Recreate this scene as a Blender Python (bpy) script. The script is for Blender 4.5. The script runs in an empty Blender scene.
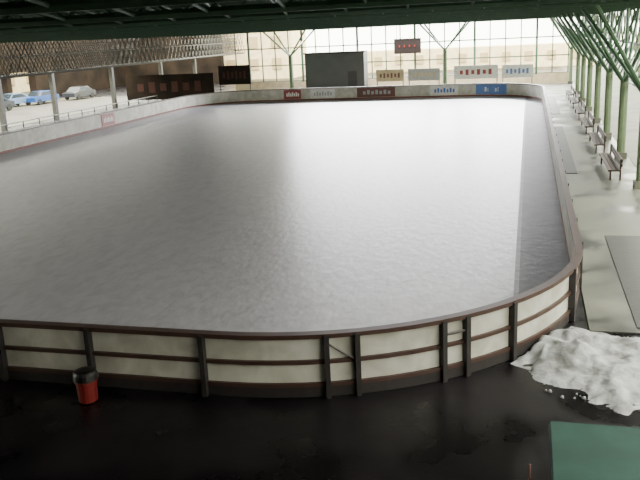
import bpy, math, random
import numpy as np
from mathutils import Vector, Matrix, noise as mnoise
random.seed(4)
# ---------------- camera ----------------
CX,CY,CH,YAW,PIT,ROL,FPX=-1.19,-11.89,6.21,-0.2671,0.2598,-0.0481,775.8
Wd,Ln,RC=32.17,61.16,6.4
F=Vector((math.sin(YAW)*math.cos(PIT),math.cos(YAW)*math.cos(PIT),-math.sin(PIT)))
R=Vector((math.cos(YAW),-math.sin(YAW),0)); U=R.cross(F)
R2=R*math.cos(ROL)+U*math.sin(ROL); U2=-R*math.sin(ROL)+U*math.cos(ROL)
cd=bpy.data.cameras.new('camera'); cam=bpy.data.objects.new('camera',cd)
bpy.context.scene.collection.objects.link(cam)
M=Matrix((R2,U2,-F)).transposed().to_4x4(); M.translation=Vector((CX,CY,CH)); cam.matrix_world=M
cd.sensor_width=36; cd.lens=FPX*36/640; cd.clip_end=600; cd.clip_start=.05
bpy.context.scene.camera=cam
def unp(px,ax,val):
    C=Vector((CX,CY,CH)); d=F+R2*((px[0]-320)/FPX)+U2*((240-px[1])/FPX)
    return C+d*((val-C[ax])/d[ax])
# ---------------- materials ----------------
def mat(name,col,rough=.6,metal=0,col2=None,scale=5,bump=0,bscale=None,spec=.5,emit=0,coat=0,dist=0,detail=6,lo=.35,hi=.65,rough2=None,stretch=None,bdist=.05):
    m=bpy.data.materials.new(name); m.use_nodes=True; nt=m.node_tree; b=nt.nodes['Principled BSDF']
    b.inputs['Roughness'].default_value=rough; b.inputs['Metallic'].default_value=metal
    b.inputs['Specular IOR Level'].default_value=spec; b.inputs['Coat Weight'].default_value=coat
    b.inputs['Base Color'].default_value=(*col,1)
    tc=nt.nodes.new('ShaderNodeTexCoord'); src=tc.outputs['Object']
    if stretch:
        mp=nt.nodes.new('ShaderNodeMapping'); mp.inputs['Scale'].default_value=stretch; mp.inputs['Rotation'].default_value=(0,0,.5)
        nt.links.new(src,mp.inputs['Vector']); src=mp.outputs['Vector']
    n=nt.nodes.new('ShaderNodeTexNoise'); n.inputs['Scale'].default_value=scale; n.inputs['Detail'].default_value=detail
    n.inputs['Distortion'].default_value=dist
    nt.links.new(src,n.inputs['Vector'])
    r=nt.nodes.new('ShaderNodeValToRGB'); c2=col2 or tuple(c*.8 for c in col)
    r.color_ramp.elements[0].color=(*c2,1); r.color_ramp.elements[1].color=(*col,1)
    r.color_ramp.elements[0].position=lo; r.color_ramp.elements[1].position=hi
    nt.links.new(n.outputs['Fac'],r.inputs['Fac']); nt.links.new(r.outputs['Color'],b.inputs['Base Color'])
    if rough2 is not None:
        mr=nt.nodes.new('ShaderNodeMapRange'); mr.inputs['From Min'].default_value=lo; mr.inputs['From Max'].default_value=hi
        mr.inputs['To Min'].default_value=rough2; mr.inputs['To Max'].default_value=rough
        nt.links.new(n.outputs['Fac'],mr.inputs['Value']); nt.links.new(mr.outputs['Result'],b.inputs['Roughness'])
    if bump:
        n2=nt.nodes.new('ShaderNodeTexNoise'); n2.inputs['Scale'].default_value=bscale or scale*4; n2.inputs['Detail'].default_value=5
        nt.links.new(src,n2.inputs['Vector'])
        bp=nt.nodes.new('ShaderNodeBump'); bp.inputs['Strength'].default_value=bump; bp.inputs['Distance'].default_value=bdist
        nt.links.new(n2.outputs['Fac'],bp.inputs['Height']); nt.links.new(bp.outputs['Normal'],b.inputs['Normal'])
    return m
ICE=mat('ice',(.42,.405,.455),.34,col2=(.34,.325,.37),scale=2.4,bump=.25,bscale=4.2,spec=.42,detail=15,dist=.7,lo=.30,hi=.60,stretch=(1.3,.6,1))
DARKICE=mat('dark_ice',(.13,.13,.128),.5,col2=(.09,.09,.09),scale=1.5,bump=.2,bscale=4,spec=.10)
DARKICE2=mat('dark_ice_edge',(.25,.245,.26),.5,col2=(.19,.185,.20),scale=1.5,bump=.2,bscale=4,spec=.22)
WHITE=mat('board_white',(.56,.55,.49),.5,col2=(.38,.365,.31),scale=1.6,dist=.5)
RAIL=mat('rail_brown',(.06,.03,.023),.45,scale=3)
STEEL=mat('steel_dark',(.035,.03,.03),.5,metal=.2,scale=8)
KICK=mat('kick_red',(.20,.06,.045),.6)
ASPH=mat('wet_asphalt',(.011,.009,.011),.5,col2=(.005,.004,.005),scale=.6,bump=.12,bscale=14,lo=.42,hi=.58,spec=.25,rough2=.25,bdist=.02)
CONC=mat('concrete',(.16,.165,.13),.6,col2=(.045,.046,.04),scale=.5,bump=.1,dist=.3,lo=.42,hi=.58,rough2=.3)
CONC2=mat('concrete_pale',(.14,.145,.105),.6,col2=(.07,.072,.055),scale=.6)
PARK=mat('parking_asphalt',(.14,.13,.10),.6,col2=(.06,.056,.046),scale=.3)
GREEN=mat('green_steel',(.042,.09,.052),.45,metal=.1,scale=3)
RGREEN=mat('strut_green',(.06,.125,.065),.45,metal=.1,scale=3)
LGREEN=mat('light_green_steel',(.12,.17,.09),.5,scale=3)
LATT=mat('lattice_steel',(.04,.036,.026),.5,scale=3)
COL=mat('column_grey',(.09,.088,.072),.5,scale=3)
ROOF=mat('roof_green',(.04,.09,.05),.7,col2=(.025,.055,.033),scale=.6)
DARK=mat('dark',(.02,.014,.012),.7,spec=.1)
GREY=mat('grey_panel',(.06,.062,.062),.5,scale=1)
BEIGE=mat('beige',(.5,.40,.25),.7,scale=2)
SNOW=mat('snow',(.46,.47,.49),.8,col2=(.16,.158,.155),scale=2.4,bump=.6,bscale=9,lo=.32,hi=.60)
RED=mat('red_plastic',(.17,.012,.009),.5)
BLACKP=mat('black_plastic',(.010,.010,.011),.4)
TEAL=mat('teal_cover',(.018,.066,.05),.65,col2=(.013,.048,.036),scale=2,spec=.2)
TEAL2=mat('teal_side',(.05,.13,.10),.6,scale=2)
BLUE=mat('ad_blue',(.10,.2,.48),.5); ADRED=mat('ad_red',(.28,.05,.05),.5); ADW=mat('ad_white',(.75,.75,.72),.5); ADB=mat('ad_brown',(.16,.07,.06),.6); ADG=mat('ad_grey',(.4,.4,.4),.5)
ADD=mat('ad_dim_brown',(.07,.032,.025),.7,spec=.1)
FWIN=mat('facade_window',(.55,.40,.22),.5)
LED=mat('led_red',(.16,.02,.015),.6,spec=.1)
WOOD=mat('bench_wood',(.055,.026,.018),.6,scale=4)
CARB=mat('car_paint',(.03,.10,.34),.3,metal=.2,coat=.3); CARW=mat('car_blue_grey',(.14,.22,.38),.3,coat=.3); CARD=mat('car_dark',(.04,.045,.055),.3,coat=.3); GLASS=mat('car_glass',(.03,.04,.05),.1)
RUB=mat('rubber_mat',(.014,.014,.014),.5,col2=(.007,.007,.007),scale=2,bump=.1)
WALLD=mat('dark_wall',(.028,.019,.013),.8,col2=(.012,.009,.007),scale=.5,spec=.1)
HILL=mat('foliage',(.085,.075,.05),.9,col2=(.03,.027,.02),scale=.6)
HEDGE=mat('hedge',(.14,.16,.06),.9,col2=(.035,.045,.018),scale=.9,bump=.8,bscale=3)
FACADE=mat('facade_yellow',(.94,.76,.46),.8,scale=1)
# ---------------- mesh builder ----------------
class MB:
    def __init__(s): s.v=[];s.f=[];s.m=[];s.mats=[]
    def mi(s,m):
        if m not in s.mats: s.mats.append(m)
        return s.mats.index(m)
    def hexa(s,P,m):
        b=len(s.v); s.v+= [tuple(p) for p in P]; k=s.mi(m)
        for q in ((0,3,2,1),(4,5,6,7),(0,1,5,4),(1,2,6,5),(2,3,7,6),(3,0,4,7)):
            s.f.append(tuple(b+i for i in q)); s.m.append(k)
    def box(s,c,d,m,rz=0,rx=0):
        T=Matrix.Rotation(rz,3,'Z')@Matrix.Rotation(rx,3,'X'); c=Vector(c)
        x,y,z=[e/2 for e in d]
        s.hexa([c+T@Vector(p) for p in ((-x,-y,-z),(x,-y,-z),(x,y,-z),(-x,y,-z),(-x,-y,z),(x,-y,z),(x,y,z),(-x,y,z))],m)
    def tube(s,p,q,r,m,n=6,r2=None,cap=False):
        p=Vector(p);q=Vector(q);r2=r if r2 is None else r2;d=(q-p).normalized()
        a=d.cross(Vector((0,0,1)) if abs(d.z)<.9 else Vector((1,0,0))).normalized();b=d.cross(a)
        o=len(s.v);k=s.mi(m)
        for c,rr in((p,r),(q,r2)):
            for i in range(n):
                t=2*math.pi*i/n; s.v.append(tuple(c+(a*math.cos(t)+b*math.sin(t))*rr))
        for i in range(n):
            j=(i+1)%n; s.f.append((o+i,o+j,o+n+j,o+n+i)); s.m.append(k)
        s.f.append(tuple(o+i for i in range(n))[::-1]);s.m.append(k)
        s.f.append(tuple(o+n+i for i in range(n)));s.m.append(k)
    def quad(s,P,m):
        b=len(s.v); s.v+=[tuple(p) for p in P]; s.f.append(tuple(range(b,b+len(P)))); s.m.append(s.mi(m))
    def done(s,name,smooth=False,parent=None,bevel=0):
        me=bpy.data.meshes.new(name); me.from_pydata(s.v,[],s.f)
        for m in s.mats: me.materials.append(m)
        me.polygons.foreach_set('material_index',s.m)
        if smooth: me.polygons.foreach_set('use_smooth',[True]*len(s.f))
        me.update(); o=bpy.data.objects.new(name,me); bpy.context.scene.collection.objects.link(o)
        if parent: o.parent=parent
        if bevel:
            b=o.modifiers.new('bev','BEVEL'); b.width=bevel; b.segments=2
        return o
# ---------------- rink perimeter ----------------
A=Wd-2*RC; B=Ln-2*RC; Q=math.pi/2*RC; PER=2*A+2*B+4*Q
def per(s):
    s%=PER
    def arc(cx,cy,a0,t): a=a0+t/RC; return Vector((cx+RC*math.cos(a),cy+RC*math.sin(a),0)),Vector((math.cos(a),math.sin(a),0))
    if s<Q: return arc(-RC,RC,-math.pi/2,s)
    s-=Q
    if s<B: return Vector((0,RC+s,0)),Vector((1,0,0))
    s-=B
    if s<Q: return arc(-RC,Ln-RC,0,s)
    s-=Q
    if s<A: return Vector((-RC-s,Ln,0)),Vector((0,1,0))
    s-=A
    if s<Q: return arc(-Wd+RC,Ln-RC,math.pi/2,s)
    s-=Q
    if s<B: return Vector((-Wd,Ln-RC-s,0)),Vector((-1,0,0))
    s-=B
    if s<Q: return arc(-Wd+RC,RC,math.pi,s)
    s-=Q
    return Vector((-Wd+RC+s,0,0)),Vector((0,-1,0))
def sweep(mb,n0,n1,z0,z1,m,s0=0,s1=PER,step=.5):
    k=max(1,int(math.ceil((s1-s0)/step)))
    for i in range(k):
        a,na=per(s0+(s1-s0)*i/k); b,nb=per(s0+(s1-s0)*(i+1)/k)
        Z0=Vector((0,0,z0));Z1=Vector((0,0,z1))
        mb.hexa([a+na*n0+Z0,b+nb*n0+Z0,b+nb*n1+Z0,a+na*n1+Z0,a+na*n0+Z1,b+nb*n0+Z1,b+nb*n1+Z1,a+na*n1+Z1],m)
mb=MB(); ring=[]
N=240
for i in range(N):
    p,n=per(PER*i/N); ring.append(p-n*.03)
mb.quad([(p.x,p.y,.03) for p in ring],ICE)
# darker lane along the right-hand boards, mid-tone at its left edge
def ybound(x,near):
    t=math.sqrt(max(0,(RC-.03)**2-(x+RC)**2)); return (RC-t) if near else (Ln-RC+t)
for XA,XB,zz,mm,k in ((-1.42,-1.30,.034,DARKICE2,2),(-1.30,-.04,.034,DARKICE,20)):
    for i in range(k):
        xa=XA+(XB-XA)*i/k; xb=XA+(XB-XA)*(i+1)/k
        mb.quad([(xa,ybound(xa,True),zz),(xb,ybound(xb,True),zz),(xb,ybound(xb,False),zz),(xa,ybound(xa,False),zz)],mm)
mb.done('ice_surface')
bd=MB()
sweep(bd,-.03,.01,.16,1.12,WHITE)
sweep(bd,-.045,.02,.03,.17,KICK)
sweep(bd,-.07,.11,1.12,1.20,RAIL)
sweep(bd,.01,.07,.63,.70,RAIL)
sweep(bd,.01,.07,.20,.27,RAIL)
sweep(bd,.01,.05,0.0,.20,STEEL)
def post(s,w=.09,d=.14,h=1.17):
    p,n=per(s); a=math.atan2(n.y,n.x); c=p+n*(.01+d/2)
    bd.box((c.x,c.y,h/2),(d,w,h),STEEL,rz=a)
near=[-2.55,-.29,1.93,2.46,4.06,4.55,5.69,8.21]
for q in near: post(q)
s=10.4
while s<PER-3.5: post(s); s+=2.4
def onp(s,n,z):
    p,nn=per(s); return p+nn*n+Vector((0,0,z))
bd.tube(onp(1.98,.09,1.0),onp(2.42,.09,.68),.018,RAIL,5)
bd.tube(onp(4.1,.09,.9),onp(4.5,.09,.9),.025,STEEL,5)
bd.done('rink_boards')
def s_near(pt): return min(((per(PER*i/6000)[0]-pt).length,PER*i/6000) for i in range(6000))[1]
def ad(x0,x1,yy,m,m2=None,side=0):
    if side==0: a=s_near(unp((x1,yy),1,Ln)*1); b=s_near(unp((x0,yy),1,Ln))
    else: a=s_near(unp((x1,yy),0,-Wd)); b=s_near(unp((x0,yy),0,-Wd))
    q=MB(); sweep(q,-.06,-.035,.2,1.08,m,a,b,1.0)
    if m2:
        k=7;
        for i in range(k):
            t=a+(b-a)*(.12+.76*i/k); sweep(q,-.07,-.06,.45,.85 if i%2 else .75,m2,t,t+(b-a)*.07,1)
    q.done('advertising_board')
ad(476,514,90,BLUE,ADW); ad(430,458,90,ADW,BLUE); ad(357,395,92,ADB,ADG); ad(284,301,93,ADRED,ADW); ad(101,114,120,ADRED,ADW,1); ad(310,335,92,ADW,ADG)
# ---------------- floor ----------------
mb=MB(); mb.quad([(-100,-30,-.01),(40,-30,-.01),(40,125,-.01),(-100,125,-.01)],ASPH); mb.done('floor')
mb=MB(); mb.box((1.75,33,.0),(3.2,58,.03),CONC); mb.done('walkway_slab')
mb=MB(); mb.box((21.7,60,0),(36.6,128,.02),CONC2); mb.done('outdoor_pavement')
mb=MB(); mb.box((-17.6,69,0),(42,13.6,.03),CONC); mb.done('end_walkway_slab')
mb=MB(); mb.box((-50,45,0),(16,58,.03),PARK); mb.done('parking_pavement')
for (x,y,sx,sy) in [(1.75,8.0,1.3,7.5),(.6,30,.6,16),(.65,52,.8,14)]:
    mb=MB(); mb.box((x,y,.025),(sx,sy,.02),RUB); mb.done('rubber_mat')
# ---------------- roof ----------------
mb=MB()
mb.box((-18.5,31,7.5),(47,92,.2),ROOF)
for i in range(60): mb.box((-18.5,-14+i*1.5,7.33),(47,.18,.16),ROOF)
mb.done('ceiling')
mb=MB()
for k in range(17):
    y=-8+k*5.1; z0,z1=6.7,7.3
    mb.tube((-40,y,z0),(4,y,z0),.09,GREEN); mb.tube((-40,y,z1),(4,y,z1),.07,GREEN)
    for i in range(29):
        x=-40+i*1.5; mb.tube((x,y,z0),(x+.75,y,z1),.04,GREEN,4); mb.tube((x+.75,y,z1),(x+1.5,y,z0),.04,GREEN,4)
        mb.tube((x+.75,y,z1),(x,y+5.1,z0),.035,GREEN,4)
mb.done('roof_truss')
mb=MB()
for X in (-39.6,-40.4,-41.2):
    z0,z1=4.1,7.0
    mb.tube((X,5,z0),(X,93,z0),.11,LATT); mb.tube((X,5,z1),(X,93,z1),.10,LATT)
    mb.tube((X,5,5.55),(X,93,5.55),.05,LATT)
    for i in range(87):
        y=5+i*1.0+(X+41)*.4; mb.tube((X,y,z0),(X,y+2,z1),.04,LATT,4); mb.tube((X,y+2,z0),(X,y,z1),.04,LATT,4)
for y in (10,20,30,39.4,46.4,56.3,66.9,76):
    mb.box((-39.7,y,2.1),(.35,.35,4.2),COL)
mb.done('lattice_girder')
mb=MB()
for z in (.5,1.0): mb.tube((-37,20,z),(-37,60,z),.04,ADW,6)
for i in range(21): mb.tube((-37,20+2*i,0),(-37,20+2*i,1.02),.04,STEEL,6)
mb.done('railing')
for k in range(8):
    y=19+7.0*k; x=3.0
    if k==7: y=73.5
    mb=MB(); mb.box((x,y,.15),(.5,.5,.3),CONC2); mb.tube((x,y,.3),(x,y,3.6),.19,LGREEN,10)
    for dx,dy in((-2.2,-3.5),(-2.2,3.5),(.9,-3.5),(.9,3.5)): mb.tube((x,y,3.4),(x+dx,y+dy,6.8),.08,RGREEN,6)
    mb.tube((x,y,3.6),(x,y,6.8),.08,RGREEN)
    mb.done('roof_column')
mb=MB()
mb.tube((3.35,9,3.4),(3.35,74,3.4),.07,RGREEN);mb.tube((3.9,-5,6.8),(3.9,74,6.8),.1,RGREEN);mb.tube((.8,-5,6.8),(.8,74,6.8),.1,RGREEN)
mb.tube((3.9,9,5.0),(3.9,74,5.0),.07,LGREEN)
for i in range(40):
    y=9+1.6*i; mb.tube((3.9,y,5.0),(3.9,y+1.6,6.8),.045,LGREEN,4); mb.tube((3.9,y+1.6,5.0),(3.9,y,6.8),.045,LGREEN,4)
    mb.tube((.8,y,6.8),(3.9,y+1.6,6.8),.045,RGREEN,4); mb.tube((3.35,y,3.4),(3.9,y+.8,5.0),.045,RGREEN,4); mb.tube((3.9,y+.8,5.0),(3.35,y+1.6,3.4),.045,RGREEN,4)
mb.done('eave_girder')
# far glazed wall
mb=MB(); Y=75
for i in range(24):
    x=-34+i*1.6; t=.22 if i%4==1 else .11; mb.box((x,Y,3.9),(t,t+.03,5.8),GREEN)
for z in (1.1,2.9,4.8,6.8): mb.box((-15.5,Y,z),(37.5,.14,.12),GREEN)
mb.box((-15.5,Y,.55),(37.5,.2,1.1),BEIGE)
mb.done('window_1')
mb=MB(); mb.box((-21.6,73,2.1),(6.6,2,4.2),GREY); mb.box((-21.6,71.95,4.15),(6.8,.15,.15),DARK); mb.box((-19.6,71.97,1.1),(1,.06,2.1),STEEL)
mb.done('control_cabin')
for px in [(292,85),(445,82)]:
    g=unp(px,1,70); x=g.x
    mb=MB(); mb.tube((x,70,0),(x,70,4.0),.22,LGREEN,10)
    for dx,dy in((-2.5,-2),(2.5,-2),(-2.5,2),(2.5,2)): mb.tube((x,70,4.0),(x+dx,70+dy,6.9),.09,RGREEN)
    mb.done('roof_column')
YS=74.6
a=unp((394,39),1,YS); b=unp((421,53),1,YS)
mb=MB(); mb.box(((a.x+b.x)/2,YS,(a.z+b.z)/2),(b.x-a.x,.3,a.z-b.z),DARK)
for i in range(4): mb.box((a.x+.6+i*.55,YS-.17,(a.z+b.z)/2),(.14,.05,.25),LED)
mb.tube((a.x+.3,YS,a.z),(a.x+.3,YS,7.23),.03,DARK);mb.tube((b.x-.3,YS,a.z),(b.x-.3,YS,7.23),.03,DARK)
mb.done('scoreboard')
def banner(x0,y0,x1,y1,Y,m,m2,name='advertising_banner'):
    a=unp((x0,y0),1,Y); b=unp((x1,y1),1,Y)
    mb=MB(); mb.box(((a.x+b.x)/2,Y,(a.z+b.z)/2),(b.x-a.x,.06,a.z-b.z),m)
    for i in range(6): mb.box((a.x+(b.x-a.x)*(.17+.13*i),Y-.04,(a.z+b.z)/2),((b.x-a.x)*.07,.03,(a.z-b.z)*(.42 if i%2 else .3)),m2)
    for xx in (a.x+.1,b.x-.1): mb.tube((xx,Y+.05,0),(xx,Y+.05,a.z),.05,STEEL)
    mb.done(name)
banner(454,66,498,78,69.5,ADW,ADRED); banner(502,65,533,77,69.5,ADW,BLUE); banner(408,69,440,80,69.5,ADG,BEIGE); banner(376,70,404,81,69.5,BEIGE,ADB)
banner(218,66,251,84,67,DARK,ADD); banner(125,76,215,98,62,WALLD,ADD)
# outside buildings beyond the glazing
mb=MB(); mb.box((-48,105,4),(26,8,8),FACADE)
for i in range(7):
    for j in range(2): mb.box((-59+i*3.6,100.9,2.2+3.2*j),(1.5,.2,1.6),FWIN)
mb.box((-48,104.5,8.4),(27,9,.8),ADB)
mb.done('neighbour_building')
mb=MB(); mb.box((-12,112,1.6),(40,6,3.2),FACADE)
for i in range(12): mb.box((-30+i*3.2,108.9,1.7),(1.2,.2,1.3),FWIN)
mb.done('neighbour_building')
# left backdrop
mb=MB()
mb.box((-60,50,6.0),(1,110,5.2),WALLD); mb.box((-52,96,4),(16,1,8),WALLD); mb.box((-60,88,1.7),(1,30,3.4),WALLD)
for y in (20,36,52,68): mb.box((-60,y,1.7),(.8,.8,3.4),WALLD)
mb.done('wall_left')
mb=MB(); mb.box((-73,60,2.0),(2,90,4.0),FACADE)
for i in range(16): mb.box((-71.9,20+i*5,2.0),(.2,2,1.6),FWIN)
mb.done('neighbour_building')
mb=MB()
for i in range(30):
    y=5+i*4; mb.tube((-85,y,0),(-85,y,14+3*math.sin(i*1.7)),4.5,HILL,8,.6)
mb.done('tree_row')
mb=MB(); n1,n2=90,16; idx={}
for i in range(n1+1):
    for j in range(n2+1):
        y=-20+105*i/n1; z=.05+6.0*j/n2
        x=11+1.0*mnoise.noise(Vector((y*.5,z*.5,1)))+.5*mnoise.noise(Vector((y*1.7,z*1.7,2)))+(0 if j<n2 else 1.2)
        idx[i,j]=len(mb.v); mb.v.append((x,y,z+(.8*mnoise.noise(Vector((y*.4,0,5))) if j==n2 else 0)))
k=mb.mi(HEDGE)
for i in range(n1):
    for j in range(n2): mb.f.append((idx[i,j],idx[i,j+1],idx[i+1,j+1],idx[i+1,j])); mb.m.append(k)
mb.done('hedge',smooth=True)
def car(px,paint,rz):
    g=unp(px,2,0); mb=MB(); 
    T=Matrix.Rotation(rz,3,'Z')
    def P(x,y,z): return Vector((g.x,g.y,.02))+T@Vector((x,y,z))
    prof=[(-2.1,.35),(-2.15,.8),(-1.3,.95),(-.7,1.42),(.8,1.45),(1.5,1.0),(2.1,.9),(2.15,.35)]
    for i in range(len(prof)-1):
        x0,z0=prof[i];x1,z1=prof[i+1]
        w0=.85-.12*(z0>1.2);w1=.85-.12*(z1>1.2)
        mb.quad([P(x0,-w0,z0),P(x1,-w1,z1),P(x1,w1,z1),P(x0,w0,z0)],GLASS if i in(2,4) else paint)
    for sgn in (-1,1):
        mb.quad([P(x,sgn*(.85-.12*(z>1.2)),z) for x,z in prof],paint)
        mb.quad([P(x,sgn*(.83-.08*(z>1.2))+sgn*.02,z) for x,z in [(-1.05,.98),(-.6,1.35),(.7,1.36),(1.25,1.0)]],GLASS)
        for x in(-1.35,1.35): mb.tube(P(x,sgn*.7,.32),P(x,sgn*.88,.32),.32,BLACKP,14)
    mb.done('parked_car')
car((14,107),CARW,1.4); car((42,104),CARB,1.5); car((80,99),CARD,1.5); car((-6,112),CARD,1.4)
# bin
bx,by=-8.75,-.62
mb=MB(); K=.84
def lathe(prof,m):
    for (r0,z0),(r1,z1) in zip(prof,prof[1:]): mb.tube((bx,by,z0*K),(bx,by,z1*K+1e-4),r0*K,m,20,r1*K)
lathe([(.17,0),(.2,.02),(.225,.45),(.245,.46),(.245,.49)],RED)
lathe([(.24,.49),(.275,.52),(.26,.64),(.22,.70),(.1,.72)],BLACKP)
mb.done('trash_bin')
# snow pile
mb=MB(); n=90; vs={}
x0,x1,y0,y1=-1.9,3.0,-.6,4.8
for i in range(n+1):
    for j in range(n+1):
        x=x0+(x1-x0)*i/n; y=y0+(y1-y0)*j/n
        w=.32*mnoise.noise(Vector((x*1.1,y*1.1,9)))+.12*mnoise.noise(Vector((x*3.1,y*3.1,19)))
        d=math.hypot((x-.3)/1.6,(y-2.4)/1.65)+w
        h=.19*max(0,1-d**2.2)+.30*math.exp(-((x+.45)**2+(y-3.0)**2)/.5)
        h*= .85+.6*mnoise.fractal(Vector((x*1.2,y*1.2,3)),.9,2.1,4)
        h+= .055*mnoise.fractal(Vector((x*4.5,y*4.5,7)),.8,2.1,3)*(1 if h>.02 else 0)-.02
        e=math.hypot(x+RC,y-RC) if (x>-RC and y<RC) else RC+x
        if e<RC+.12: h=-.03
        vs[i,j]=len(mb.v); mb.v.append((x,y,h))
k=mb.mi(SNOW)
for i in range(n):
    for j in range(n):
        q=(vs[i,j],vs[i+1,j],vs[i+1,j+1],vs[i,j+1])
        if max(mb.v[a][2] for a in q)>-.02: mb.f.append(q); mb.m.append(k)
for i in range(60):
    a=random.uniform(0,6.28); rr=random.uniform(.8,1.02); x=.4+1.65*rr*math.cos(a); y=2.2+1.7*rr*math.sin(a)
    if math.hypot(x+RC,y-RC)<RC+.25 or x<-1.1: continue
    s_=random.uniform(.02,.045); 
    mb.tube((x,y,0),(x+s_*.2,y,s_*.9),s_,SNOW,7,s_*.45)
mb.done('snow_pile',smooth=True)
# teal cabinet with overhanging lid
mb=MB(); mb.box((.35,-3.0,.97),(2.3,2.1,.06),TEAL); mb.box((.35,-3.0,.925),(2.34,2.14,.05),TEAL2); mb.box((.37,-3.0,.45),(2.15,1.95,.9),TEAL2)
for x in (-.2,.9): mb.box((x,-3.99,.45),(.95,.03,.75),TEAL)
mb.done('utility_cabinet')
mb=MB(); mb.tube((-1.07,-3.05,0),(-1.07,-3.05,.97),.015,ADB,8); mb.tube((-1.07,-3.05,0),(-1.07,-3.05,.03),.14,STEEL,14)
mb.done('marker_post')
def bench(x,y,L=2.2,rz=-math.pi/2):
    mb=MB(); T=Matrix.Rotation(rz,3,'Z')
    def b(c,d): 
        cc=T@Vector(c); mb.box((x+cc.x,y+cc.y,c[2]),d,WOOD,rz=rz)
    for i in range(3): b((0,-.18+.16*i,.45),(L,.14,.04))
    for z in(.65,.82): b((0,.25,z),(L,.04,.13))
    for e in(-L/2+.2,L/2-.2): b((e,-.15,.22),(.08,.06,.44)); b((e,.22,.44),(.08,.06,.88)); b((e,0,.4),(.06,.5,.05))
    mb.done('bench')
for y in (22.5,29.5,36.5,43.5,50.5,57.5): bench(2.2,y,4.4)
# ---------------- unseen back wall, added to block sky light ----------------
mb=MB(); mb.box((-17,-15,3.65),(50,.3,7.3),WALLD); mb.done('back_light_block')
# ---------------- lights ----------------
w=bpy.data.worlds.new('world'); bpy.context.scene.world=w; w.use_nodes=True
bg=w.node_tree.nodes['Background']; bg.inputs[0].default_value=(.98,.98,.82,1); bg.inputs[1].default_value=13
def area(name,loc,rot,sx,sy,e,col=(1,1,1)):
    l=bpy.data.lights.new(name,'AREA'); l.shape='RECTANGLE'; l.size=sx; l.size_y=sy; l.energy=e; l.color=col
    o=bpy.data.objects.new(name,l); o.location=loc; o.rotation_euler=rot; bpy.context.scene.collection.objects.link(o)
area('daylight_right',(7,28,5.6),(0,math.radians(55),0),.5,75,800,(.97,.97,1))
area('end_fill',(-13,73.5,6.6),(math.radians(-50),0,0),28,.3,26000,(.97,.98,1))  # strip lamp added under the far eave to brighten the far ice
